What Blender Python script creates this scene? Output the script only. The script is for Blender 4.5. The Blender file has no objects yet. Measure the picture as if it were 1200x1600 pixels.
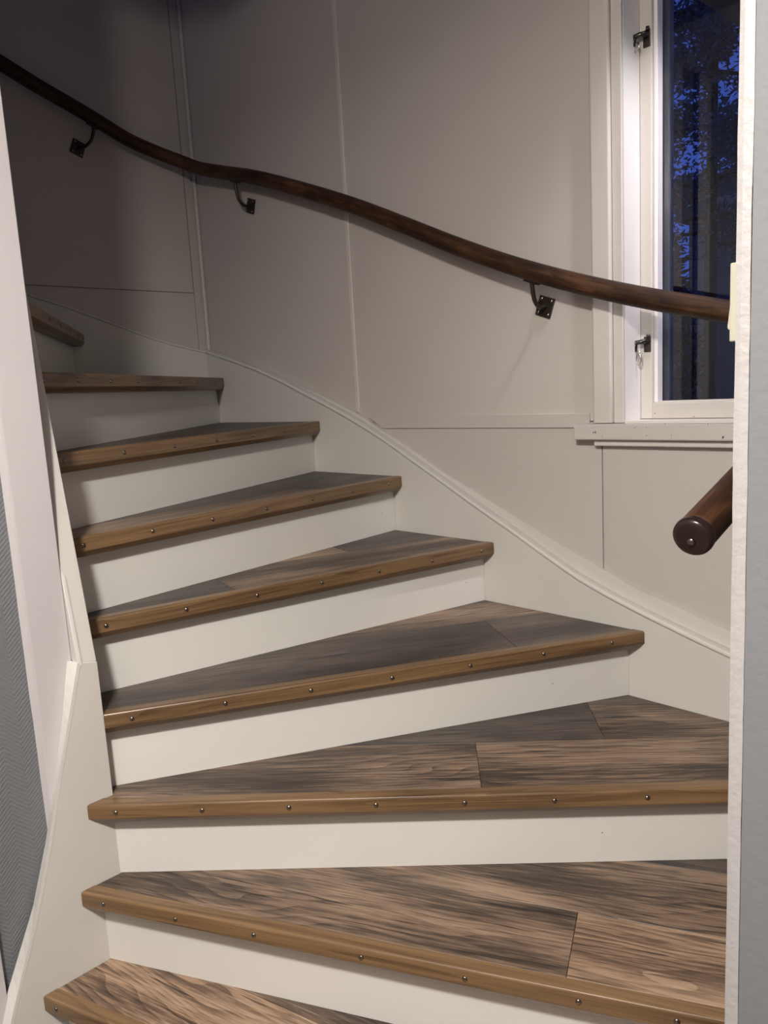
import bpy, bmesh, math, random
from mathutils import Vector, Matrix, noise as mnoise

sc = bpy.context.scene
COL = sc.collection
rnd = random.Random(7)

# ------------------------------------------------------------------ camera
cam_d = bpy.data.cameras.new('camera')
cam_d.sensor_fit = 'AUTO'; cam_d.sensor_width = 36.0
cam_d.lens = 1220.1 / 1600 * 36.0
cam_d.clip_start = 0.02; cam_d.clip_end = 200
cam = bpy.data.objects.new('camera', cam_d); COL.objects.link(cam)
CR, CU, CF = Vector((.99843, -.00882, -.05540)), Vector((.05610, .15693, .98602)), Vector((0, .98757, -.15718))
m = Matrix.Identity(4)
for i in range(3):
    m[i][0], m[i][1], m[i][2] = CR[i], CU[i], -CF[i]
m[2][3] = 1.3662
cam.matrix_world = m
sc.camera = cam

# ------------------------------------------------------------------ world: blue dusk sky
w = bpy.data.worlds.new('dusk_sky'); sc.world = w; w.use_nodes = True
nt = w.node_tree
bg = nt.nodes['Background']
tc = nt.nodes.new('ShaderNodeTexCoord'); sep = nt.nodes.new('ShaderNodeSeparateXYZ'); ramp = nt.nodes.new('ShaderNodeValToRGB')
nt.links.new(tc.outputs['Generated'], sep.inputs[0]); nt.links.new(sep.outputs['Z'], ramp.inputs[0])
ramp.color_ramp.elements[0].position = 0.0; ramp.color_ramp.elements[0].color = (.050, .105, .50, 1)
ramp.color_ramp.elements[1].position = 0.75; ramp.color_ramp.elements[1].color = (.018, .040, .24, 1)
nt.links.new(ramp.outputs[0], bg.inputs['Color']); bg.inputs['Strength'].default_value = 0.85

# ------------------------------------------------------------------ lamps
def lamp(name, kind, loc, power, color, size):
    d = bpy.data.lights.new(name, kind); d.energy = power; d.color = color
    if kind == 'POINT': d.shadow_soft_size = size
    elif kind == 'AREA': d.shape = 'DISK'; d.size = size
    o = bpy.data.objects.new(name, d); COL.objects.link(o); o.location = loc
    return o
LAMP_C = (1.0, .94, .875)
lamp('room_ceiling_shade', 'AREA', (-.42, -.10, 2.38), 74, LAMP_C, .20)
lamp('room_ceiling_bulb', 'POINT', (-.42, -.10, 2.36), 30, LAMP_C, .07)
sl = lamp('stairwell_spot', 'SPOT', (0.858, 1.466, 2.62), 60, (1.0, .95, .97), .2)
sl.data.spot_size = math.radians(46); sl.data.spot_blend = 1.0; sl.data.shadow_soft_size = .035
sl.rotation_euler = (Vector((.715, 1.925, 1.72)) - Vector((0.858, 1.466, 2.62))).to_track_quat('-Z', 'Y').to_euler()

sc.view_settings.view_transform = 'Standard'
sc.view_settings.look = 'None'
sc.view_settings.gamma = 1.0
sc.view_settings.use_curve_mapping = False
sc.view_settings.exposure = 0.0

# ------------------------------------------------------------------ frames of the three walls (plan)
def V2(a, b): return Vector((a, b))
C = V2(-.6971, 3.3543)                                   # far corner of the stairwell
uR, nR = V2(.68835, -.72537), V2(-.72537, -.68835)       # window wall: along, into the room
uL, nL = V2(-.71325, -.70091), V2(.70091, -.71325)       # far left wall
P0 = V2(-.66, 1.511)                                     # inner string near the newel
dI, nI = V2(.7133, .7009), V2(.7009, -.7133)
E2 = V2(.394, .870)                                      # near end of the right stair wall
nE = -nI
def W(s, o, z): p = C + uR*s + nR*o; return Vector((p.x, p.y, z))
def L(s, o, z): p = C + uL*s + nL*o; return Vector((p.x, p.y, z))
def I(t, o, z): p = P0 + dI*t + nI*o; return Vector((p.x, p.y, z))
def RW(t, o, z): p = E2 + dI*t + nE*o; return Vector((p.x, p.y, z))

# ------------------------------------------------------------------ materials
MATS = {}
def new_mat(name):
    mt = bpy.data.materials.new(name); mt.use_nodes = True
    n = mt.node_tree.nodes; l = mt.node_tree.links
    MATS[name] = mt
    return mt, n, l, n['Principled BSDF']
def mixrgb(n, l, fac, a, b, mode='MIX'):
    x = n.new('ShaderNodeMix'); x.data_type = 'RGBA'; x.blend_type = mode
    for sock, v in ((x.inputs[0], fac), (x.inputs[6], a), (x.inputs[7], b)):
        if hasattr(v, 'is_linked') or hasattr(v, 'links'): l.new(v, sock)
        else: sock.default_value = v
    return x.outputs[2]
def paint(name, col, rough=.4, bump=.02, bscale=60, speck=0.0, var=.04):
    mt, n, l, b = new_mat(name)
    t = n.new('ShaderNodeTexCoord')
    ns = n.new('ShaderNodeTexNoise'); ns.inputs['Scale'].default_value = 2.2; ns.inputs['Detail'].default_value = 4
    l.new(t.outputs['Object'], ns.inputs['Vector'])
    dark = tuple(c*(1-var*2.2) for c in col) + (1,); lite = tuple(min(1, c*(1+var)) for c in col) + (1,)
    colr = mixrgb(n, l, ns.outputs['Fac'], dark, lite)
    if speck:
        s2 = n.new('ShaderNodeTexNoise'); s2.inputs['Scale'].default_value = 85; s2.inputs['Detail'].default_value = 1
        l.new(t.outputs['Object'], s2.inputs['Vector'])
        r = n.new('ShaderNodeValToRGB'); r.color_ramp.elements[0].position = speck; r.color_ramp.elements[1].position = speck + .02
        l.new(s2.outputs['Fac'], r.inputs[0])
        colr = mixrgb(n, l, r.outputs[0], colr, (.05, .04, .035, 1))
    l.new(colr, b.inputs['Base Color'])
    b.inputs['Roughness'].default_value = rough
    nb = n.new('ShaderNodeTexNoise'); nb.inputs['Scale'].default_value = bscale; nb.inputs['Detail'].default_value = 3
    l.new(t.outputs['Object'], nb.inputs['Vector'])
    bp = n.new('ShaderNodeBump'); bp.inputs['Strength'].default_value = bump*8; bp.inputs['Distance'].default_value = .003
    l.new(nb.outputs['Fac'], bp.inputs['Height']); l.new(bp.outputs[0], b.inputs['Normal'])
    return mt
def plain(name, col, rough=.5, metal=0.0):
    mt, n, l, b = new_mat(name)
    b.inputs['Base Color'].default_value = (*col, 1); b.inputs['Roughness'].default_value = rough; b.inputs['Metallic'].default_value = metal
    return mt
def wood(name, stops, rough=.45, ring=(110, 3.2), warp_scale=(2.4, 11), fibre=(9, 230), patch=(2.6, 9), weights=(.22, .55, .60), uv=False, knots=0.0, coat=0.0, cracks=0.0):
    """Grain runs along the object's own X (or U): growth rings bent by a warp, fine fibres, broad patches; all scales per metre."""
    mt, n, l, b = new_mat(name)
    t = n.new('ShaderNodeTexCoord'); oi = n.new('ShaderNodeObjectInfo')
    src = t.outputs['UV'] if uv else t.outputs['Object']
    def math_(op, x, y=None, z=None):
        k = n.new('ShaderNodeMath'); k.operation = op
        for sock, v in zip(k.inputs, (x, y, z)):
            if v is None: continue
            if isinstance(v, (int, float)): sock.default_value = v
            else: l.new(v, sock)
        return k.outputs[0]
    off = n.new('ShaderNodeVectorMath'); off.operation = 'MULTIPLY_ADD'
    cmb = n.new('ShaderNodeCombineXYZ')
    for k in range(3): l.new(oi.outputs['Random'], cmb.inputs[k])
    l.new(cmb.outputs[0], off.inputs[0]); off.inputs[1].default_value = (17.3, 5.1, 3.7); l.new(src, off.inputs[2])
    base = off.outputs[0]
    sp = n.new('ShaderNodeSeparateXYZ'); l.new(base, sp.inputs[0])
    def nz(sx, sy, detail, rgh=.5):
        v = n.new('ShaderNodeVectorMath'); v.operation = 'MULTIPLY'; l.new(base, v.inputs[0]); v.inputs[1].default_value = (sx, sy, sy)
        q = n.new('ShaderNodeTexNoise'); q.inputs['Scale'].default_value = 1; q.inputs['Detail'].default_value = detail; q.inputs['Roughness'].default_value = rgh
        l.new(v.outputs[0], q.inputs['Vector']); return q.outputs['Fac']
    warp = nz(warp_scale[0], warp_scale[1], 2.0)
    yz = math_('ADD', sp.outputs['Y'], math_('MULTIPLY', sp.outputs['Z'], .8))
    ph = math_('MULTIPLY_ADD', yz, ring[0]*.35, math_('MULTIPLY', warp, ring[1]*6.0))
    sw = math_('FRACT', ph)                                   # soft rise, sharp late-wood line
    sw = math_('POWER', sw, 2.2)
    wob = nz(fibre[0]*.5, fibre[1]*.25, 3, .6)
    sw = math_('MULTIPLY', sw, math_('MULTIPLY_ADD', wob, 1.6, -.2))
    fib = math_('MULTIPLY_ADD', nz(fibre[0], fibre[1], 4, .7), .55, math_('MULTIPLY', nz(fibre[0]*.45, fibre[1]*.3, 3, .6), .45))
    pat = nz(patch[0], patch[1], 3.5, .55)
    f = math_('MULTIPLY_ADD', math_('SUBTRACT', fib, .5), weights[1], .5)
    f = math_('MULTIPLY_ADD', math_('SUBTRACT', pat, .5), weights[2]*1.6, f)
    f = math_('SUBTRACT', f, math_('MULTIPLY', sw, weights[0]))
    if cracks:
        cr_ = nz(5, 95, 2, .4); k = n.new('ShaderNodeMapRange'); k.inputs[1].default_value = .66; k.inputs[2].default_value = .70; k.inputs[3].default_value = 0; k.inputs[4].default_value = cracks
        l.new(cr_, k.inputs[0]); f = math_('SUBTRACT', f, k.outputs[0])
    if knots:
        vo = n.new('ShaderNodeTexVoronoi'); vo.inputs['Scale'].default_value = 1
        v = n.new('ShaderNodeVectorMath'); v.operation = 'MULTIPLY'; l.new(base, v.inputs[0]); v.inputs[1].default_value = (knots, knots*1.7, knots*1.7)
        l.new(v.outputs[0], vo.inputs['Vector'])
        kr = n.new('ShaderNodeMapRange'); kr.inputs[1].default_value = .02; kr.inputs[2].default_value = .16; kr.inputs[3].default_value = .30; kr.inputs[4].default_value = 0
        l.new(vo.outputs['Distance'], kr.inputs[0]); f = math_('SUBTRACT', f, kr.outputs[0])
    r = n.new('ShaderNodeValToRGB'); cr = r.color_ramp
    while len(cr.elements) < len(stops): cr.elements.new(.5)
    for e, (p, c) in zip(cr.elements, stops): e.position = p; e.color = (*c, 1)
    l.new(f, r.inputs[0]); l.new(r.outputs[0], b.inputs['Base Color'])
    b.inputs['Roughness'].default_value = rough
    b.inputs['Coat Weight'].default_value = coat; b.inputs['Coat Roughness'].default_value = .25
    bp = n.new('ShaderNodeBump'); bp.inputs['Strength'].default_value = .18; bp.inputs['Distance'].default_value = .0015
    l.new(f, bp.inputs['Height']); l.new(bp.outputs[0], b.inputs['Normal'])
    return mt

wall_paint = paint('grey_white_wall_paint', (.525, .487, .455), .42, .012, 90)
wall_back = plain('wall_behind_panels', (.42, .39, .37), .8)
string_paint = paint('white_string_paint', (.62, .60, .56), .38, .012, 70)
riser_paint = paint('cream_riser_paint', (.715, .70, .665), .40, .012, 60, speck=.80)
trim_paint = paint('white_trim_paint', (.62, .585, .55), .35, .02, 55)
sill_paint = paint('chipped_sill_paint', (.56, .525, .495), .38, .03, 45, speck=.745)
reveal_paint = paint('glossy_white_paint', (.84, .82, .83), .28, .02, 40)
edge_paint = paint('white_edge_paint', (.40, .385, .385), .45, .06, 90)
strip_paint = paint('white_strip_paint', (.74, .72, .69), .35, .02, 50)
post_paint = paint('white_post_paint', (.54, .51, .52), .36, .025, 40)
grey_wall = paint('grey_textured_wallpaper', (.185, .19, .20), .62, .035, 70, var=.05)
grey_left = paint('dark_grey_textured_wallpaper', (.165, .171, .183), .60, .05, 120, var=.06)
def herringbone(mt):
    """woven chevron relief of the wallpaper, along the wall direction and up"""
    n = mt.node_tree.nodes; l = mt.node_tree.links; b = n['Principled BSDF']
    t = n.new('ShaderNodeTexCoord'); dt = n.new('ShaderNodeVectorMath'); dt.operation = 'DOT_PRODUCT'
    l.new(t.outputs['Object'], dt.inputs[0]); dt.inputs[1].default_value = (dI.x, dI.y, 0)
    sp = n.new('ShaderNodeSeparateXYZ'); l.new(t.outputs['Object'], sp.inputs[0])
    def m_(op, *a):
        k = n.new('ShaderNodeMath'); k.operation = op
        for q, v in zip(k.inputs, a):
            if isinstance(v, (int, float)): q.default_value = v
            else: l.new(v, q)
        return k.outputs[0]
    zig = m_('PINGPONG', dt.outputs['Value'], .035)
    st = m_('SINE', m_('MULTIPLY', m_('ADD', sp.outputs['Z'], zig), 2*math.pi/.0095))
    bp = n.new('ShaderNodeBump'); bp.inputs['Strength'].default_value = .24; bp.inputs['Distance'].default_value = .0012
    old = b.inputs['Normal'].links[0].from_socket
    l.new(old, bp.inputs['Normal']); l.new(st, bp.inputs['Height']); l.new(bp.outputs[0], b.inputs['Normal'])
herringbone(grey_left)
ceil_paint = paint('ceiling_paint', (.66, .64, .61), .7, .01)
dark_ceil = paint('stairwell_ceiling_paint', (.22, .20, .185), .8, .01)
floor_mat = wood('room_floor_wood', [(.3, (.06, .045, .035)), (.75, (.20, .15, .10))])
LAM = dict(ring=(190, 2.3), warp_scale=(1.5, 6), fibre=(13, 300), patch=(2.0, 8), cracks=.32)
oak_light = wood('light_plank_wood', [(.10, (.045, .029, .021)), (.34, (.135, .085, .056)), (.52, (.295, .195, .128)), (.80, (.44, .31, .215))], .45, weights=(.30, 1.5, .60), **LAM)
oak_mid = wood('brown_plank_wood', [(.10, (.026, .019, .015)), (.36, (.078, .053, .039)), (.54, (.178, .120, .082)), (.82, (.33, .228, .155))], .45, weights=(.30, 1.5, .85), **LAM)
oak_dark = wood('dark_plank_wood', [(.10, (.018, .0145, .013)), (.38, (.045, .035, .030)), (.60, (.092, .071, .058)), (.88, (.185, .142, .113))], .45, weights=(.24, 1.4, .65), **LAM)
nosing_wood = wood('honey_nosing_wood', [(.10, (.060, .032, .015)), (.34, (.130, .075, .036)), (.56, (.212, .124, .058)), (.85, (.285, .19, .105))], .36, ring=(90, 1.5), warp_scale=(.9, 14), fibre=(6, 380), patch=(1.6, 14), weights=(.26, 1.1, .40), coat=.2, knots=1.1)
rail_wood = wood('stained_rail_wood', [(.08, (.008, .003, .0015)), (.38, (.029, .0118, .0054)), (.58, (.062, .027, .0118)), (.86, (.118, .056, .025))], .55, ring=(60, 1.6), fibre=(9, 220), patch=(5, 14), weights=(.25, 1.1, .75), uv=True, knots=3.4)
rail_wood.node_tree.nodes['Principled BSDF'].inputs['Specular IOR Level'].default_value = .28
tread_core = plain('tread_board_wood', (.10, .065, .04), .7)
cap_dark = plain('dark_polished_cap', (.018, .010, .009), .22)
iron = plain('dark_bronze_iron', (.055, .045, .038), .38, .75)
screw_metal = plain('steel_screw', (.26, .235, .21), .25, 1.0)
latch_metal = plain('aged_latch_metal', (.075, .07, .062), .3, .9)
ring_metal = plain('bright_wire', (.55, .53, .48), .2, 1.0)
switch_plastic = plain('cream_switch_plastic', (.40, .38, .31), .35)
outer_frame = plain('outer_sash_paint', (.10, .11, .17), .6)
bark = plain('dark_bark', (.012, .012, .014), .95)
needle = plain('dark_needles', (.085, .105, .12), .95)
house_wall = plain('neighbour_boards', (.28, .27, .25), .8)
reflection_paint = plain('reflection_board_paint', (.42, .33, .24), .7)  # colour of the board that stands in for a pane reflection
house_roof = plain('neighbour_roof', (.10, .10, .11), .8)
eave_wood = plain('eave_timber', (.30, .255, .22), .7)
grass = plain('dark_lawn', (.02, .03, .02), .95)
gm, gn, gl, gb = new_mat('window_glass')
gb.inputs['Base Color'].default_value = (.93, .96, .97, 1); gb.inputs['Roughness'].default_value = 0.0
gb.inputs['Transmission Weight'].default_value = 1.0; gb.inputs['IOR'].default_value = 1.45
glass = gm

# ------------------------------------------------------------------ helpers
WM = {}
def meta(o, label=None, cat=None, group=None, kind=None):
    for k, v in (('label', label), ('category', cat), ('group', group), ('kind', kind)):
        if v: o[k] = v
    return o
def empty(name, loc):
    o = bpy.data.objects.new(name, None); COL.objects.link(o); o.location = loc; o.empty_display_size = .05
    WM[o] = Matrix.Translation(Vector(loc)); return o
def obj(name, bm, mat, parent=None, M=None, bevel=0, segs=2, smooth=False, origin=None):
    """link one mesh; vertices are world coordinates unless M gives the object's own frame"""
    bmesh.ops.recalc_face_normals(bm, faces=bm.faces)
    if M is None:
        if origin is None:
            n = max(1, len(bm.verts)); origin = Vector((sum(v.co.x for v in bm.verts)/n, sum(v.co.y for v in bm.verts)/n, min((v.co.z for v in bm.verts), default=0)))
        M = Matrix.Translation(origin); bm.transform(M.inverted())
    me = bpy.data.meshes.new(name); bm.to_mesh(me); bm.free()
    if mat: me.materials.append(mat)
    if smooth:
        for p in me.polygons: p.use_smooth = True
    o = bpy.data.objects.new(name, me); COL.objects.link(o)
    WM[o] = M.copy()
    if parent is not None: o.parent = parent; o.matrix_basis = WM[parent].inverted() @ M
    else: o.matrix_basis = M
    if bevel:
        b = o.modifiers.new('bevel', 'BEVEL'); b.width = bevel; b.segments = segs; b.limit_method = 'ANGLE'; b.angle_limit = math.radians(35)
        b.harden_normals = False
    return o
def copy_of(o, parent, M):
    c = o.copy(); COL.objects.link(c); WM[c] = M.copy(); c.parent = parent; c.matrix_basis = WM[parent].inverted() @ M; return c
def prism(bm, bottom, top):
    """closed solid between two rings of points with equal count"""
    a = [bm.verts.new(p) for p in bottom]; b = [bm.verts.new(p) for p in top]; n = len(a)
    bm.faces.new(list(reversed(a))); bm.faces.new(b)
    for i in range(n): bm.faces.new((a[i], a[(i+1) % n], b[(i+1) % n], b[i]))
def plate(frame, outline, o0, o1, bm=None):
    """outline in (along, z) of a wall frame, extruded between two offsets from the wall"""
    bm = bm or bmesh.new()
    prism(bm, [frame(s, o0, z) for s, z in outline], [frame(s, o1, z) for s, z in outline]); return bm
def rect(s0, s1, z0, z1): return [(s0, z0), (s1, z0), (s1, z1), (s0, z1)]
def box(frame, s0, s1, o0, o1, z0, z1, bm=None): return plate(frame, rect(s0, s1, z0, z1), o0, o1, bm)
def tube(path, r, seg=12, bm=None, caps=True, uvl=False):
    bm = bm or bmesh.new(); path = [Vector(p) for p in path]; rings = []; up = Vector((0, 0, 1)); d = 0.0; ds = []
    lay = bm.loops.layers.uv.new('UVMap') if uvl else None
    prevn = None
    for i, p in enumerate(path):
        t = (path[min(i+1, len(path)-1)] - path[max(i-1, 0)]).normalized()
        ref = prevn if prevn is not None else (up if abs(t.z) < .95 else Vector((1, 0, 0)))
        a = (ref - t*ref.dot(t)).normalized(); b = t.cross(a); prevn = a
        rr = r(i) if callable(r) else r
        rings.append([bm.verts.new(p + (a*math.cos(2*math.pi*k/seg) + b*math.sin(2*math.pi*k/seg))*rr) for k in range(seg)])
        if i: d += (p - path[i-1]).length
        ds.append(d)
    for i in range(len(rings)-1):
        for k in range(seg):
            f = bm.faces.new((rings[i][k], rings[i][(k+1) % seg], rings[i+1][(k+1) % seg], rings[i+1][k])); f.smooth = True
            if lay:
                for lp, (dd, kk) in zip(f.loops, ((ds[i], k), (ds[i], k+1), (ds[i+1], k+1), (ds[i+1], k))): lp[lay].uv = (dd, kk/seg*.16)
    if caps: bm.faces.new(rings[0]); bm.faces.new(list(reversed(rings[-1])))
    return bm
def catmull(pts, per=8):
    pts = [Vector(p) for p in pts]; out = []
    for i in range(len(pts)-1):
        p0, p1, p2, p3 = pts[max(i-1, 0)], pts[i], pts[i+1], pts[min(i+2, len(pts)-1)]
        for k in range(per):
            t = k/per
            out.append(.5*((2*p1) + (p2-p0)*t + (2*p0-5*p1+4*p2-p3)*t*t + (3*p1-p0-3*p2+p3)*t**3))
    out.append(pts[-1]); return out
def clip(bm, co, no):
    """keep the side the normal points away from"""
    g = bm.verts[:] + bm.edges[:] + bm.faces[:]
    bmesh.ops.bisect_plane(bm, geom=g, dist=1e-6, plane_co=co, plane_no=no, clear_outer=True)
    be = [e for e in bm.edges if e.is_boundary]
    if be: bmesh.ops.holes_fill(bm, edges=be, sides=0)
def interp(tab, x):
    for (a, b), (c, d) in zip(tab, tab[1:]):
        if x <= c: return b + (d-b)*(x-a)/(c-a)
    (a, b), (c, d) = tab[-2:]; return b + (d-b)*(x-a)/(c-a)
def disc_dome(r, hgt, seg=10):
    bm = bmesh.new(); n = 3; rings = []
    for j in range(n):
        a = j/n*math.pi/2; rings.append([bm.verts.new((math.cos(2*math.pi*k/seg)*r*math.cos(a), math.sin(2*math.pi*k/seg)*r*math.cos(a), hgt*math.sin(a))) for k in range(seg)])
    top = bm.verts.new((0, 0, hgt))
    for j in range(n-1):
        for k in range(seg): bm.faces.new((rings[j][k], rings[j][(k+1) % seg], rings[j+1][(k+1) % seg], rings[j+1][k]))
    for k in range(seg): bm.faces.new((rings[-1][k], rings[-1][(k+1) % seg], top))
    bm.faces.new(list(reversed(rings[0]))); return bm
def frame_matrix(origin, z_axis, x_hint=Vector((0, 0, 1))):
    z = z_axis.normalized(); x = (x_hint - z*x_hint.dot(z)).normalized(); y = z.cross(x)
    M = Matrix.Identity(4)
    for i in range(3): M[i][0], M[i][1], M[i][2], M[i][3] = x[i], y[i], z[i], origin[i]
    return M
def v3(v): return Vector((v.x, v.y, 0))

# ================================================================== structure
TOP = 3.55
S_END = 2.507                                            # where the window wall meets the right stair wall
WS0, WS1, WZ0, WZ1 = 1.912, 2.44, 1.249, 2.62            # window opening
bm = bmesh.new()
for s0, s1, z0, z1 in ((-.16, WS0-.012, -.1, TOP), (WS0-.012, WS1+.012, -.1, WZ0-.012), (WS0-.012, WS1+.012, WZ1+.012, TOP), (WS1+.012, 2.75, -.1, TOP)):
    box(W, s0, s1, -.19, -.0065, z0, z1, bm)
wall_r = meta(obj('wall_right', bm, wall_back), 'light grey panelled wall with the window, above the stair curve', kind='structure')
bm = box(L, -.0066, 2.6, -.19, -.0065, -.1, TOP)
wall_l = meta(obj('wall_back_left', bm, wall_back), 'dim grey panelled wall at the far left of the stair turn', kind='structure')

string_top = [(0, 1.556), (.04, 1.544), (.20, 1.503), (.373, 1.456), (.53, 1.404), (.677, 1.349), (.82, 1.296), (.946, 1.244), (1.063, 1.192), (1.20, 1.122), (1.334, 1.054), (1.45, .994), (1.571, .935), (1.68, .879), (1.779, .829), (1.87, .794), (1.964, .763), (2.08, .728), (2.19, .697), (2.503, .612)]
band_top = [(.25, 1.496), (.493, 1.428), (.70, 1.362), (.917, 1.285), (1.035, 1.227), (1.18, 1.160), (1.31, 1.092), (1.50, 1.010), (1.684, .928), (1.845, .861), (1.949, .818), (2.06, .788), (2.178, .754), (2.503, .668)]
string_left = [(0, 1.556), (.031, 1.545), (.24, 1.591), (.493, 1.677), (.609, 1.716), (.735, 1.751), (1.0, 1.845), (1.5, 2.03)]
def curve(tab, a, b, step=.045):
    n = max(1, int(round((b-a)/step))); return [(a+(b-a)*k/n, interp(tab, a+(b-a)*k/n)) for k in range(n+1)]

# panels of the window wall, each a board with its own edges
def panel(s0, s1, ztop, lower, wall=wall_r, fr=W, o0=-.0064, o1=0.0, mat=wall_paint):
    o = [(s1, ztop), (s0, ztop)] + lower
    return obj('panel', plate(fr, o, o0, o1), mat, wall, bevel=.0012)
g = .0012
panel(.004, .914, TOP, curve(string_top, .004, .914))
panel(.918, 1.826, TOP, [(.918, 1.2505), (1.826, 1.2505)])
panel(.918, 1.843, 1.2475, curve(string_top, .918, 1.843))
panel(1.8462, S_END, 1.22, curve(string_top, 1.8462, S_END))
panel(WS1+.02, S_END, TOP, [(WS1+.02, 1.222), (S_END, 1.222)])
panel(1.829, WS1+.018, TOP, [(1.829, WZ1+.03), (WS1+.018, WZ1+.03)])
# cover strip on the joint, the dado board and the corner bead
obj('cover_strip', plate(W, [(.908, 1.292), (.925, 1.284), (.925, TOP), (.908, TOP)], .0002, .0065), trim_paint, wall_r, bevel=.0025)
obj('dado_board', plate(W, [(.985, 1.262), (1.035, 1.233), (1.812, 1.2335), (1.812, 1.271), (.967, 1.271)], .0002, .0055), wall_paint, wall_r, bevel=.001)
obj('corner_bead', plate(W, [(.006, 1.56), (.021, 1.555), (.021, TOP), (.006, TOP)], .0002, .014), trim_paint, wall_r, bevel=.006, segs=3)
# far left wall: two panels over each other and the corner board
panel(.048, 2.5, TOP, [(.048, 1.7935), (2.5, 1.7935)], wall_l, L)
obj('panel', plate(L, [(2.5, 1.7895), (.048, 1.7895)] + curve(string_left, .048, 2.5, .1), -.0064, -.001), wall_paint, wall_l, bevel=.001)
obj('corner_board', plate(L, [(.0008, 1.56), (.0455, 1.552), (.0455, TOP), (.0008, TOP)], -.0064, .005), wall_paint, wall_l, bevel=.0015)

# right stair wall: a thin white board wall seen end on, then the grey room wall
def wavy_strip(name, mat, t_len):
    bm = bmesh.new(); zs = [-.02 + k*.028 for k in range(95)]
    for i in range(len(zs)-1):
        pass
    rings = []
    for k, z in enumerate(zs):
        j = mnoise.noise((3.1, z*9, 0))*.0012 + mnoise.noise((9.1, z*31, 2))*.0005
        q = mnoise.noise((7.7, z*7, 1))*.0010 + mnoise.noise((1.3, z*27, 2))*.0006
        rings.append([bm.verts.new(p) for p in (RW(0, -.0155+q, z), RW(-.001+j*.3, -.006, z), RW(0, 0+j*.6, z), RW(t_len, 0, z), RW(t_len, -.0155, z))])
    for a, b in zip(rings, rings[1:]):
        for k in range(5): bm.faces.new((a[k], a[(k+1) % 5], b[(k+1) % 5], b[k]))
    bm.faces.new(rings[0]); bm.faces.new(list(reversed(rings[-1])))
    return obj(name, bm, mat)
TJ = (W(S_END, 0, 0).to_2d() - E2).dot(dI)
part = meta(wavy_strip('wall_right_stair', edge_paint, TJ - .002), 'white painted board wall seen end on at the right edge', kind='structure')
bm = box(RW, .0015, .11, -3.2, -.0158, -.1, 2.599)
gw = meta(obj('wall_right_room', bm, grey_wall), 'light grey textured room wall at the right edge', kind='structure')
bm = box(RW, .115, TJ + .3, -.13, -.018, -.1, TOP)
meta(obj('wall_right_core', bm, wall_back), 'core of the right stair wall', kind='structure')
bm = box(RW, .0015, TJ, -.0155, 0, 2.66, TOP)
meta(obj('wall_right_upper', bm, wall_paint), 'upper part of the right stair wall', kind='structure')

# inner wall: grey room side with a white corner board at its end
WT = .03                                                 # end of the inner wall
meta(obj('wall_inner', box(I, -3.0, -.045, -.13, -.043, -.1, TOP), grey_left), 'dark grey textured wall left of the white post', kind='structure')
bm = bmesh.new(); rings = []
for k in range(90):
    z = .30 + k*.0365
    j = mnoise.noise((2.2, z*8, 0))*.0014 + mnoise.noise((5.5, z*33, 0))*.0006
    q = mnoise.noise((4.2, z*6, 3))*.0010
    rings.append([bm.verts.new(p) for p in (I(-.060+j, -.0425, z), I(-.052+q, -.031, z), I(-.047+q, -.030, z), I(.0255, -.030, z), I(.0268, -.0312, z), I(.027, -.13, z), I(-.044, -.13, z), I(-.044, -.0425, z))])
for a, b in zip(rings, rings[1:]):
    for k in range(8): bm.faces.new((a[k], a[(k+1) % 8], b[(k+1) % 8], b[k]))
bm.faces.new(rings[0]); bm.faces.new(list(reversed(rings[-1])))
meta(obj('trim_1', bm, post_paint), 'white painted corner post between grey wall and stairs', kind='structure')
bm = box(I, -.30, -.1835, -.0425, -.024, 0, 2.599)
meta(obj('trim_2', bm, post_paint, bevel=.003), 'white trim board at the lower left edge', kind='structure')

# room shell around the camera
meta(obj('floor', box(I, -3.0, 2.4, -2.0, 4.0, -.12, -.0005), floor_mat), 'wooden floor at the foot of the stairs', kind='structure')
meta(obj('ceiling', box(I, -3.0, .25, -.04, 3.9, 2.60, 2.72), ceil_paint), 'white ceiling of the room before the stairs', kind='structure')
meta(obj('wall_rear', box(I, -3.1, -3.0, -.15, 4.0, -.1, 2.72), wall_paint), 'pale room wall behind the camera', kind='structure')
meta(obj('wall_side', box(I, -3.0, .32, 3.9, 4.0, -.1, 2.72), wall_paint), 'pale room wall to the right of the camera', kind='structure')
meta(obj('trim_3', box(I, .25, .35, -.04, 1.13, 2.585, TOP), ceil_paint), 'white header over the opening to the stairs', kind='structure')
meta(obj('ceiling_stairwell', box(I, .25, 2.6, -2.2, 1.6, TOP, TOP+.1), dark_ceil), 'ceiling high above the stairs', kind='structure')
meta(obj('wall_upper_end', box(I, -.62, -.52, -2.2, -.14, -.1, TOP), wall_paint), 'wall closing the upper flight', kind='structure')
meta(obj('wall_far_left_end', box(L, 2.45, 2.55, 0, 2.6, -.1, TOP), wall_paint), 'wall at the head of the stairs', kind='structure')

# ================================================================== staircase
RISE = .18
def ang(a): a = math.radians(a); return V2(math.sin(a), math.cos(a))
NOSE = {1: (V2(-.7528, 1.4242), ang(116.5)), 2: (V2(-.671, 1.490), ang(109.8)), 3: (V2(-.639, 1.517), ang(93.2)), 4: (V2(-.607, 1.559), ang(74.8)),
        5: (V2(-.647, 1.649), ang(58.4)), 6: (V2(-.669, 1.666), ang(41.0)), 7: (V2(-.716, 1.737), ang(25.5)), 8: (V2(-.731, 1.735), ang(4.2)),
        9: (V2(-.831, 1.946), ang(-13.2)), 10: (V2(-.90, 1.79), ang(-30)), 11: (V2(-.96, 1.66), ang(-45.5))}
stair = meta(empty('staircase', (-.1, 1.9, 0)), 'winding staircase with white risers and wood plank treads turning left', 'staircase')

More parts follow.
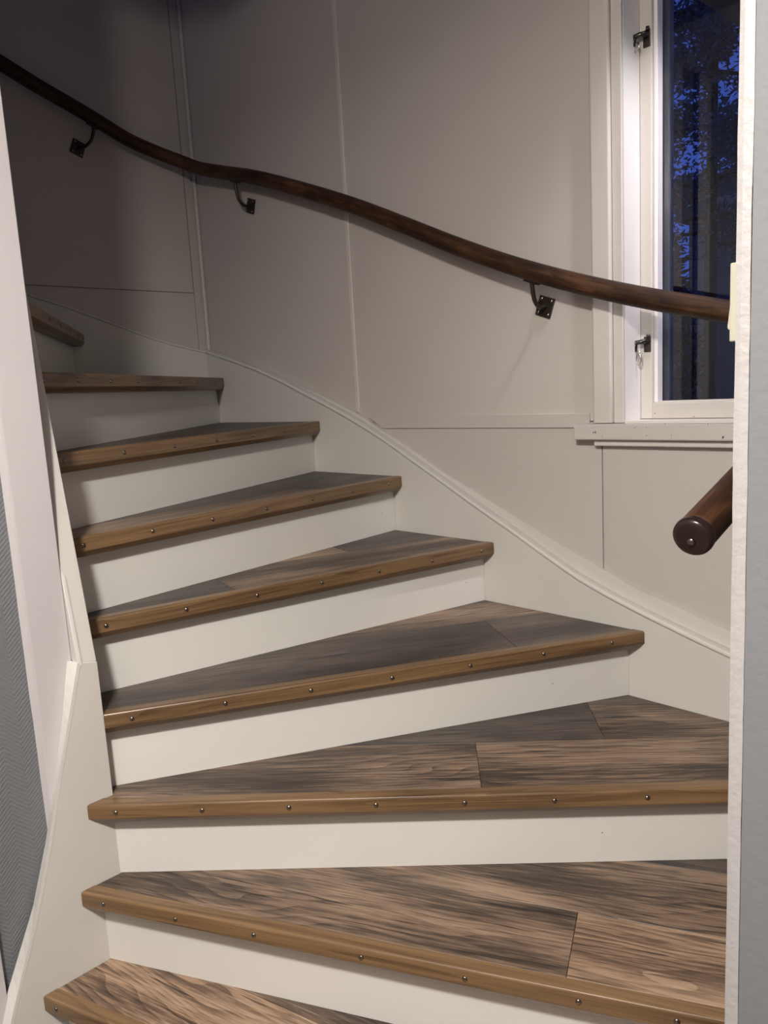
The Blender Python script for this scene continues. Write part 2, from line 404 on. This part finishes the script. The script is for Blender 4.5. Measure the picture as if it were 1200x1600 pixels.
# wall strings and their mouldings
o = obj('string_board', plate(W, [(S_END-.004, 0.0), (0.0, 0.0)] + curve(string_top, 0, S_END-.004), 0.0006, .03), string_paint, stair, bevel=.002)
low = curve(string_top, .0, S_END-.004); up = [(s, z+.013) for s, z in reversed(low)]
obj('string_moulding', plate(W, low + up, .0006, .0355), string_paint, stair, bevel=.005, segs=3)
lo = [(s, max(z, 0)+.0135) for s, z in curve(string_top, .27, S_END-.004)]
hi = [(s, max(z, interp(string_top, s)+.0145)) for s, z in reversed(curve(band_top, .27, S_END-.004))]
obj('string_band', plate(W, lo + hi, .0006, .011), trim_paint, stair, bevel=.004)
obj('string_board', plate(L, [(1.5, .6), (.0305, .6)] + curve(string_left, .0305, 1.5, .08), .0006, .03), string_paint, stair, bevel=.002)
low = curve(string_left, .0365, 1.5, .08); up = [(s, z+.009) for s, z in reversed(low)]
obj('string_moulding', plate(L, low + up, .0006, .033), string_paint, stair, bevel=.003, segs=3)
# inner strings: a lower board along the room wall and a steep one round its end
def inner_top(t):                                        # upper edge of the lower board, face side
    return interp([(-.6, -1.0), (-.183, .178), (-.12, .344), (-.076, .479), (-.041, .610), (.03, .846), (.07, .846)], t)
face = [(-.25, -.02), (-.183, .178), (-.12, .344), (-.076, .479), (-.041, .610), (-.005, .728), (.030, .846), (.0672, .842), (.0685, .0), (-.25, .0)]
face = [(.0685, 0.0), (.0672, .838), (.030, .846), (-.005, .727), (-.041, .610), (-.076, .480), (-.12, .344), (-.183, .178), (-.24, .0)]
back = [(.0685, 0.0), (.0672, .838), (.020, .842), (-.004, .722), (-.035, .600), (-.066, .480), (-.105, .350), (-.175, .202), (-.25, .0)]
bm = bmesh.new(); prism(bm, [I(t, -.0415, z) for t, z in back], [I(t, 0, z) for t, z in face])
obj('inner_string_board', bm, string_paint, stair, bevel=.0015)
def ribbon(bm, rows):
    """closed strip through stations of four corner points"""
    rr = [[bm.verts.new(p) for p in r] for r in rows]
    for p, q in zip(rr, rr[1:]):
        for k in range(4): bm.faces.new((p[k], p[(k+1) % 4], q[(k+1) % 4], q[k]))
    bm.faces.new(rr[0]); bm.faces.new(list(reversed(rr[-1])))
fr_ = [(-.235, .02), (-.183, .178), (-.12, .344), (-.076, .480), (-.041, .610), (-.005, .729), (.0295, .848)]
bk_ = [(-.232, .05), (-.178, .205), (-.108, .358), (-.0645, .490), (-.034, .605), (-.003, .727), (.0215, .846)]
def smooth2(tab, z): return interp([(b, a) for a, b in tab], z)
rows = []
for k in range(28):
    z = .03 + (.846-.03)*k/27
    tf, tb = smooth2(fr_, z), smooth2(bk_, z) - .001
    rows.append((I(tf+.004, .0006, z), I(tf-.0035, .0014, z+.001), I(tb-.0035, -.0296, z+.001), I(tb+.004, -.0296, z)))
bm = bmesh.new(); ribbon(bm, rows)
obj('string_edge_strip', bm, strip_paint, stair)
bm = bmesh.new()
out = [(-.0006, .8385), (-.129, 1.61), (-.129, .3), (-.043, .3), (-.043, .847)]
prism(bm, [I(.0275, o_, z) for o_, z in out], [I(.0665, o_, z) for o_, z in out])
obj('newel_string_board', bm, string_paint, stair, bevel=.002)
bm = bmesh.new()
ed = [(.0008, .842), (-.0295, 1.022)]
prism(bm, [I(.0262, o_, z-.004) for o_, z in ed] + [I(.0262, o_, z+.012) for o_, z in reversed(ed)], [I(.037, o_, z-.004) for o_, z in ed] + [I(.033, o_, z+.007) for o_, z in reversed(ed)])
obj('string_edge_strip', bm, strip_paint, stair, bevel=.001)

def side_clips(i, inset=0.0):
    """vertical planes that end a step: (point, outward normal)"""
    c = [(W(0, .031+inset, 0), v3(-nR)), (L(0, .031+inset, 0), v3(-nL)), (RW(0, .0015+inset, 0), v3(-nE))]
    if i <= 3: c.append((I(0, (.0008 if i < 3 else -.0405)+inset, 0), v3(-nI)))
    elif i <= 8: c.append((I(.067+inset, 0, 0), v3(-dI)))
    else: c.append((I(0, -.131-inset, 0), v3(nI)))
    return c
def local_clips(cl, M):
    Mi = M.inverted(); R = Mi.to_3x3()
    return [(Mi @ p, R @ n) for p, n in cl]
def step_matrix(i, u=0.0):
    a, d = NOSE[i]; M = Matrix.Identity(4)
    n = V2(-d.y, d.x)                                    # up the stair
    p = a + n*u
    M[0][0], M[1][0] = d.x, d.y; M[0][1], M[1][1] = n.x, n.y
    M[0][3], M[1][3], M[2][3] = p.x, p.y, i*RISE
    return M
XA, XB = -.9, 2.2
# butt joints and long joints of the laminate planks, as plan segments, per tread
def split(poly, a, b):
    """cut a convex plan polygon by the line a-b: left part, right part"""
    d = b-a; Lf, Rt = [], []
    for k, p in enumerate(poly):
        q = poly[(k+1) % len(poly)]; sp = d.x*(p.y-a.y) - d.y*(p.x-a.x); sq = d.x*(q.y-a.y) - d.y*(q.x-a.x)
        (Lf if sp >= 0 else Rt).append(p)
        if (sp >= 0) != (sq >= 0):
            x = p + (q-p)*(sp/(sp-sq)); Lf.append(x); Rt.append(x)
    return Lf, Rt
def cut_keep(poly, co, no):
    """keep the side the normal points away from"""
    d = V2(-no.y, no.x); Lf, Rt = split(poly, co, co+d)
    return Lf
def area(p): return abs(sum(p[k].x*p[(k+1) % len(p)].y - p[(k+1) % len(p)].x*p[k].y for k in range(len(p))))/2
def shrink(poly, e=.0005):
    c = sum(poly, V2(0, 0))/len(poly); out = []
    n = len(poly)
    for k in range(n):
        p0, p1, p2 = poly[k-1], poly[k], poly[(k+1) % n]
        a = (p1-p0).normalized(); b = (p2-p1).normalized()
        na, nb = V2(-a.y, a.x), V2(-b.y, b.x)
        if (c-p1).dot(na) < 0: na = -na
        if (c-p1).dot(nb) < 0: nb = -nb
        v = na + nb
        out.append(p1 + v/max(.35, v.dot(na))*e if v.length > 1e-6 else p1)
    return out
PL = {1: [('run', V2(-.289, 1.382), V2(-.176, 1.314))],
      2: [('run', V2(-.163, 1.533), V2(.569, 1.256)), ('butt', V2(.322, 1.336), V2(.258, 1.166), 1), ('run2', V2(.495, 1.49), V2(.651, 1.434), 0)],
      3: [('run', V2(-.182, 1.731), V2(.756, 1.67)), ('butt', V2(.492, 1.889), V2(.479, 1.691), 0), ('run2', V2(.393, 1.884), V2(.61, 1.872), 0), ('butt', V2(.182, 1.702), V2(.17, 1.514), 3)],
      4: [('run', V2(-.169, 1.966), V2(.432, 2.112)), ('butt', V2(.267, 2.029), V2(.302, 1.858), 1)],
      5: [('run', V2(-.286, 2.149), V2(.033, 2.304)), ('butt', V2(-.433, 1.961), V2(-.359, 1.83), 2), ('butt', V2(-.156, 2.309), V2(-.109, 2.231), 0)],
      6: [('run', V2(-.42, 2.16), V2(-.10, 2.50)), ('butt', V2(-.30, 2.36), V2(-.16, 2.28), 1)], 7: [], 8: [], 9: [], 10: []}
TONE = {1: ['M', 'L'], 2: ['D', 'M', 'L', 'M'], 3: ['D', 'M', 'D', 'M', 'M'], 4: ['M', 'D', 'D'], 5: ['D', 'L', 'M', 'D'], 6: ['D', 'D', 'M'], 7: ['D'], 8: ['D'], 9: ['D'], 10: ['D']}
MT = {'L': oak_light, 'M': oak_mid, 'D': oak_dark}

screw_bm = disc_dome(.0054, .0030, 12)
screw_me = bpy.data.meshes.new('screw'); screw_bm.to_mesh(screw_me); screw_bm.free(); screw_me.materials.append(screw_metal)
for p in screw_me.polygons: p.use_smooth = True
SCREWS = {1: [.038 + .185*k for k in range(7)], 2: [.047, .222, .399, .620, .814, 1.007, 1.16], 3: [.045, .228, .41, .59, .771, .952, 1.137], 4: [.05, .246, .436, .627, .821, 1.013, 1.202],
          5: [.027, .208, .385, .563, .735, .909, 1.085], 6: [.016, .19, .364, .542, .715, .884, 1.052], 7: [.017, .205, .391, .575, .755, .94, 1.106],
          8: [.01, .179, .37, .565, .746, .946, 1.148, 1.356], 9: [.30, .49, .68, .87, 1.0], 10: [.3, .5, .7]}

for i in range(1, 11):
    M = step_matrix(i)
    cl = local_clips(side_clips(i), M)
    a2, d2 = NOSE[i+1]; n2 = V2(-d2.y, d2.x)
    backp = a2 + n2*.062; bkM = M.inverted() @ Vector((backp.x, backp.y, i*RISE)); bkn = M.inverted().to_3x3() @ v3(n2)
    # tread board
    bm = bmesh.new()
    prism(bm, [Vector((x, y, -.044)) for x, y in ((XA, .0465), (XB, .0465), (XB, 1.2), (XA, 1.2))], [Vector((x, y, -.0066)) for x, y in ((XA, .0465), (XB, .0465), (XB, 1.2), (XA, 1.2))])
    for p, n_ in cl: clip(bm, p, n_)
    clip(bm, bkM, bkn)
    tread = obj('tread', bm, tread_core, stair, M)
    # nosing strip
    prof = [(0, -.0305), (.011, -.0445), (.046, -.0445), (.046, -.0066), (.0285, -.0066), (.0285, .0016), (.0045, .0016), (.0012, .0002), (0, -.003)]
    bm = bmesh.new()
    prism(bm, [Vector((XA, y, z)) for y, z in prof], [Vector((XB, y, z)) for y, z in prof])
    for p, n_ in cl: clip(bm, p, n_)
    nos = obj('nosing', bm, nosing_wood, tread, M, bevel=.0012)
    nos['label'] = 'honey brown wooden nosing strip'
    # screws on the nosing front
    for x in SCREWS[i]:
        Ms = M @ frame_matrix(Vector((x, .0002, -.0165 + rnd.uniform(-.001, .001))), Vector((0, -1, 0)))
        s = bpy.data.objects.new('screw', screw_me); COL.objects.link(s); WM[s] = Ms; s.parent = tread; s.matrix_basis = WM[tread].inverted() @ Ms
    # planks
    a, d = NOSE[i]; n = V2(-d.y, d.x)
    poly = [a + d*x + n*y for x, y in ((XA, .0292), (XB, .0292), (XB, 1.2), (XA, 1.2))]
    poly = cut_keep(poly, a2 + n2*.052, n2)
    for p, nn in side_clips(i): poly = cut_keep(poly, p.to_2d(), nn.to_2d())
    pieces = [poly]; rdir = d
    for cutdef in PL[i]:
        A, B = cutdef[1], cutdef[2]
        if cutdef[0] == 'run':
            rdir = (B-A).normalized(); pieces = [x for x in split(poly, A, B)]
        else:
            k = cutdef[3]
            if k >= len(pieces): k = len(pieces)-1
            q = pieces.pop(k); pieces[k:k] = list(split(q, A, B))
    pieces = [x for x in pieces if len(x) >= 3 and area(x) > 2e-4]
    for k, q in enumerate(pieces):
        q = shrink(q); cen = sum(q, V2(0, 0))/len(q)
        Mp = Matrix.Identity(4); Mp[0][0], Mp[1][0] = rdir.x, rdir.y; Mp[0][1], Mp[1][1] = -rdir.y, rdir.x
        Mp[0][3], Mp[1][3], Mp[2][3] = cen.x, cen.y, i*RISE
        Mi = Mp.inverted(); bm = bmesh.new()
        prism(bm, [Mi @ Vector((p.x, p.y, i*RISE-.0062)) for p in q], [Mi @ Vector((p.x, p.y, i*RISE+.0002)) for p in q])
        tone = TONE[i][k % len(TONE[i])]
        pk = obj('plank', bm, MT[tone], tread, Mp, bevel=.0005, segs=1)
for i in range(1, 12):
    M = step_matrix(i, .040)
    bm = bmesh.new(); zt = -.045 if i < 11 else 0
    prism(bm, [Vector((x, y, -RISE+.0006)) for x, y in ((XA, 0), (XB, 0), (XB, .0095), (XA, .0095))], [Vector((x, y, zt)) for x, y in ((XA, 0), (XB, 0), (XB, .0095), (XA, .0095))])
    for p, n_ in local_clips(side_clips(i), M): clip(bm, p, n_)
    obj('riser', bm, riser_paint, stair, M)

# ================================================================== handrail
hr = meta(empty('handrail', W(1.0, .07, 1.9)), 'dark brown round wooden handrail on iron brackets along the panelled walls', 'handrail')
pts = [L(1.5, .07, 2.78), L(1.15, .07, 2.648), L(.95, .07, 2.572), L(.75, .07, 2.493), L(.631, .07, 2.445), L(.458, .07, 2.383), L(.317, .071, 2.327), L(.20, .078, 2.296), L(.115, .098, 2.273),
       W(.17, .080, 2.237), W(.289, .071, 2.198), W(.521, .07, 2.127), W(.796, .07, 2.025), W(1.038, .07, 1.927), W(1.25, .07, 1.831), W(1.441, .07, 1.743), W(1.615, .07, 1.669), W(1.773, .07, 1.610),
       W(1.915, .07, 1.563), W(2.044, .07, 1.525), W(2.172, .07, 1.491), W(2.31, .072, 1.452), W(2.40, .11, 1.424), RW(.74, .070, 1.398), RW(.60, .068, 1.345), RW(.40, .067, 1.272), RW(.20, .067, 1.208), RW(.053, .067, 1.1625)]
path = catmull(pts, 7)
obj('rail', tube(path, .0245, 24, uvl=True), rail_wood, hr, smooth=False)
# turned end cap with a screw
ax = (path[-1]-path[-2]).normalized(); e = path[-1]
cap_path = [e - ax*.004, e, e + ax*.0015, e + ax*.005, e + ax*.0075, e + ax*.0088, e + ax*.0092]
cap_r = [.0255, .0258, .0256, .0252, .0238, .019, .010]
cp = obj('end_cap', tube(cap_path, lambda k: cap_r[k], 28), cap_dark, hr); cp['label'] = 'dark polished end cap'
Ms = frame_matrix(e + ax*.0088 + Vector((.0, 0, -.004)), ax)
s = bpy.data.objects.new('screw', screw_me); COL.objects.link(s); WM[s] = Ms; s.parent = cp; s.matrix_basis = WM[cp].inverted() @ Ms

def bracket(frame, s_plate, z_plate, s_arm, z_rail, tilt, off=.07):
    top = frame(s_arm, off-.004, z_rail-.0245)
    p0 = frame(s_plate, .006, z_plate); p1 = frame(s_plate*.75+s_arm*.25, .030, z_plate-.002)
    p2 = frame(s_plate*.3+s_arm*.7, .054, z_plate+.014); p3 = frame(s_arm, off-.006, z_plate+.045)
    bm = tube(catmull([p0, p1, p2, p3, top + Vector((0, 0, .002))], 6), .0058, 12)
    dirr = (frame(s_arm+.01, 0, 0) - frame(s_arm, 0, 0)).normalized()
    # saddle plate under the rail, slanting with it
    slope = Vector((dirr.x, dirr.y, -tilt)).normalized(); side = slope.cross(Vector((0, 0, 1))).normalized(); upv = side.cross(slope).normalized()
    prism(bm, [top + slope*a - upv*.004 + side*b for a, b in ((-.022, -.009), (.022, -.009), (.022, .009), (-.022, .009))], [top + slope*a + upv*.002 + side*b for a, b in ((-.022, -.009), (.022, -.009), (.022, .009), (-.022, .009))])
    arm = obj('bracket', bm, iron, hr, bevel=.0006, segs=1)
    ca, sa = math.cos(math.radians(-20 if tilt > 0 else 20)), math.sin(math.radians(-20 if tilt > 0 else 20))
    def fr(a, b): return (s_plate + a*ca - b*sa, z_plate + a*sa + b*ca)
    pl = obj('wall_plate', plate(frame, [fr(a, b) for a, b in ((-.024, -.026), (.024, -.026), (.024, .026), (-.024, .026))], .0003, .006), iron, arm, bevel=.001)
    nrm = frame(0, 1, 0) - frame(0, 0, 0)
    for a in (-.016, .016):
        for b in (-.018, .018):
            s_, z_ = fr(a, b); Ms = frame_matrix(frame(s_, .006, z_), nrm)
            s = bpy.data.objects.new('screw', screw_me); COL.objects.link(s); WM[s] = Ms; s.parent = arm; s.matrix_basis = WM[arm].inverted() @ Ms
bracket(W, .386, 2.064, .388, 2.168, .30)
bracket(W, 1.682, 1.554, 1.686, 1.640, .38)
bracket(L, .478, 2.285, .442, 2.377, -.35)
bracket(RW, .19, 1.115, .19, 1.205, -.3, .067)

# ================================================================== window
win = meta(obj('window_1', box(W, WS0-.0119, WS0, -.189, .0, WZ0-.0119, WZ1+.0119), reveal_paint), 'white painted casement window with a blue dusk view at upper right', kind='structure')
obj('window_lining', box(W, WS1, WS1+.0119, -.189, 0, WZ0-.0119, WZ1+.0119), reveal_paint, win)
obj('window_lining', box(W, WS0, WS1, -.189, 0, WZ1, WZ1+.0119), reveal_paint, win)
obj('window_lining', box(W, WS0, WS1, -.189, 0, WZ0-.0119, WZ0), trim_paint, win)
bm = bmesh.new(); prism(bm, [W(s, o_, 1.2455) for s, o_ in ((1.829, .0002), (1.829, .015), (1.834, .019), (1.880, .0195), (1.8835, .016), (1.8835, .0002))], [W(s, o_, 2.70) for s, o_ in ((1.829, .0002), (1.829, .015), (1.834, .019), (1.880, .0195), (1.8835, .016), (1.8835, .0002))])
obj('casing', bm, trim_paint, win, bevel=.0025)
obj('casing', box(W, 1.8845, 1.9118, .0002, .0095, 1.2455, 2.66), trim_paint, win, bevel=.002)
obj('casing', box(W, WS1+.006, 2.504, .0002, .018, 1.2455, 2.70), trim_paint, win, bevel=.002)
obj('casing', box(W, 1.8845, WS1+.005, .0002, .018, 2.661, 2.70), trim_paint, win, bevel=.002)
obj('window_sill', box(W, 1.782, 2.504, .0002, .036, 1.2045, 1.2445), sill_paint, win, bevel=.0035)
obj('sill_moulding', box(W, 1.832, 2.504, .0002, .021, 1.1875, 1.2043), trim_paint, win, bevel=.004, segs=3)
# inner sash: four frame pieces, bead and pane
S0, S1, Z0, Z1 = WS0+.0008, WS1-.0008, WZ0+.0010, WZ1-.001
def sash_frame(o0, o1, wid, bot, name, mat, parent=None):
    a = obj(name, box(W, S0, S0+wid, o0, o1, Z0, Z1), mat, parent, bevel=.002)
    obj('stile', box(W, S1-wid, S1, o0, o1, Z0, Z1), mat, a, bevel=.002)
    obj('bottom_rail', box(W, S0+wid, S1-wid, o0, o1, Z0, Z0+bot), sill_paint if mat is trim_paint else mat, a, bevel=.002)
    obj('top_rail', box(W, S0+wid, S1-wid, o0, o1, Z1-bot, Z1), mat, a, bevel=.002)
    return a
sash = sash_frame(-.118, -.075, .031, .040, 'sash', trim_paint, win)
obj('glazing_bead', box(W, S0+.0312, S0+.041, -.112, -.084, Z0+.040, Z1-.04), reveal_paint, sash, bevel=.002)
obj('glazing_bead', box(W, S0+.041, S1-.031, -.112, -.090, Z0+.040, Z0+.0435), trim_paint, sash, bevel=.001)
p_ = obj('pane', box(W, S0+.033, S1-.030, -.1165, -.1135, Z0+.038, Z1-.038), glass, sash)
osash = sash_frame(-.185, -.160, .034, .040, 'outer_sash', outer_frame, win)
# latches: plate on the sash, knuckle, arm over the jamb and a hanging wire loop
def latch(z, kind):
    s = S0 + .017; o_ = -.075
    pl = obj('window_latch', box(W, s-.006, s+.012, o_+.0002, o_+.004, z-.020, z+.018), latch_metal, win, bevel=.001)
    bm = tube([W(s+.004, o_+.004, z+.006), W(s+.003, o_+.014, z+.006), W(s-.004, o_+.021, z+.005), W(s-.018, o_+.023, z+.004), W(s-.024, o_+.021, z+.001)], lambda k: (.0062, .007, .006, .0055, .004)[k], 10)
    tube([W(s-.019, o_+.023, z+.006), W(s-.020, o_+.023, z-.018)], lambda k: (.0065, .005)[k], 10, bm)
    obj('latch_arm', bm, latch_metal, pl)
    obj('latch_knuckle', tube([W(s+.007, o_+.006, z+.014), W(s+.007, o_+.006, z+.023)], .0045, 10), latch_metal, pl)
    loop = []
    n = 20
    for k in range(n+1):
        a = 2*math.pi*k/n; r = .0075*(1-.35*math.cos(a))
        loop.append((math.sin(a)*r, -.034 + -.017*-math.cos(a)))
    if kind == 0:
        ring = [W(s-.010+x, o_+.024+x*.3, z+zz) for x, zz in loop]
        obj('wire_loop', tube(ring, .0014, 8, caps=False), ring_metal, pl)
    else:
        ring = [W(s-.012+x*.8, o_+.024+x*.5, z+zz*.62) for x, zz in loop]
        bm = tube(ring, .0013, 8, caps=False)
        tube([W(s-.018, o_+.022, z+.004), W(s-.032, o_+.030, z+.012), W(s-.036, o_+.032, z+.016)], lambda k: (.003, .0045, .002)[k], 8, bm)
        tube([W(s-.008, o_+.024, z-.010), W(s-.002, o_+.028, z-.028)], .0013, 8, bm)
        obj('wire_loop', bm, ring_metal, pl)
latch(1.438, 0)
latch(2.150, 1)

# ================================================================== light switch on the right stair wall
lsw = meta(empty('light_switch', RW(.05, 0, 1.436)), 'cream rocker light switch seen edge on at the white wall end', 'switch')
obj('switch_base', box(RW, .0085, .093, .0012, .0098, 1.395, 1.4795), switch_plastic, lsw, bevel=.0015)
bm = bmesh.new(); prof = [(.0099, 1.461), (.0112, 1.461), (.0165, 1.411), (.0150, 1.4085), (.0099, 1.4085)]
prism(bm, [RW(.020, o_, z) for o_, z in prof], [RW(.082, o_, z) for o_, z in prof])
obj('rocker', bm, switch_plastic, lsw, bevel=.001)

# ================================================================== outdoors
meta(obj('ground', box(W, -30, 25, -45, -.6, -.6, -.45), grass), 'dark ground outside the window', kind='structure')
meta(obj('eave_rafter', box(W, 1.90, 1.97, -1.45, -.20, 2.338, 2.45), eave_wood, bevel=.004), 'weathered eave rafter running out above the window', 'rafter')
def tree(label, s, o, h, r, nleaf, seed, base=.22, leaf=1.0):
    rg = random.Random(seed)
    root = meta(empty('tree', W(s, o, -.45)), label, 'tree', 'trees outside the window')
    b = W(s, o, -.45)
    obj('trunk', tube([b, b + Vector((.03, .02, h*.5)), b + Vector((0, .05, h))], lambda k: (.10, .07, .03)[k], 8), bark, root)
    bm = bmesh.new(); bl = bmesh.new(); nb = 46
    for k in range(nb):
        f = base + (1-base)*(k+.5)/nb
        a = k*2.39996 + rg.uniform(-.4, .4); ln = r*(1.05-f)**.75*rg.uniform(.55, 1.1); z0 = h*f
        p0 = b + Vector((0, 0, z0)); tip = p0 + Vector((math.cos(a)*ln, math.sin(a)*ln, -ln*.12 + rg.uniform(-.1, .25)))
        tube([p0, (p0+tip)/2 + Vector((0, 0, .06)), tip], lambda q: (.035, .02, .006)[q], 5, bl)
        for _ in range(nleaf):
            t = rg.random()**.6; c = p0.lerp(tip, t) + Vector((rg.gauss(0, .13), rg.gauss(0, .13), rg.gauss(-.04, .12)))
            d = Vector((rg.gauss(0, 1), rg.gauss(0, 1), rg.gauss(-.2, .6))).normalized(); sd = d.cross(Vector((rg.random(), rg.random(), rg.random()))).normalized()
            l_ = rg.uniform(.035, .085)*leaf; w_ = rg.uniform(.010, .022)*leaf
            bm.faces.new([bm.verts.new(c - d*l_), bm.verts.new(c + sd*w_), bm.verts.new(c + d*l_), bm.verts.new(c - sd*w_)])
    obj('branches', bl, bark, root)
    fo = obj('foliage', bm, needle, root); fo['kind'] = 'stuff'
tree('tall dark conifer filling the upper right of the window', -2.05, -9.5, 11.5, 2.3, 620, 3, .30)
tree('dark pine reaching into the window from the upper left', -6.6, -14.5, 14.5, 2.6, 420, 5, .45)
tree('low dark bushy tree at the lower left of the window', -3.70, -11.0, 3.9, 1.0, 420, 8, .06, 2.6)
# neighbour's boarded house
nh = meta(empty('house', W(-3.5, -13, -.45)), 'dark boarded house outside with a pale board standing in for a reflection in the pane', 'house')
HO, HS = -12.5, -3.95
obj('house_wall', box(W, HS+.2, HS+7, HO-4, HO, -.45, 4.0), house_wall, nh)
for k in range(26): obj('wall_board', box(W, HS+.22+k*.26, HS+.27+k*.26, HO+.001, HO+.03, -.45, 3.95), house_wall, nh)
bm = bmesh.new(); tri = ((HS+.05, 4.0), (HS+7.2, 4.0), (HS+3.6, 6.4)); prism(bm, [W(s, HO+.35, z) for s, z in tri], [W(s, HO-4.4, z) for s, z in tri])
obj('roof', bm, house_roof, nh)
obj('reflection_board', plate(W, [(HS+.70, 3.93), (HS+6.5, 3.93), (HS+6.5, 4.22), (HS+.70, 4.25)], HO+.36, HO+.40), reflection_paint, nh)  # added board, imitates a warm indoor reflection in the window pane
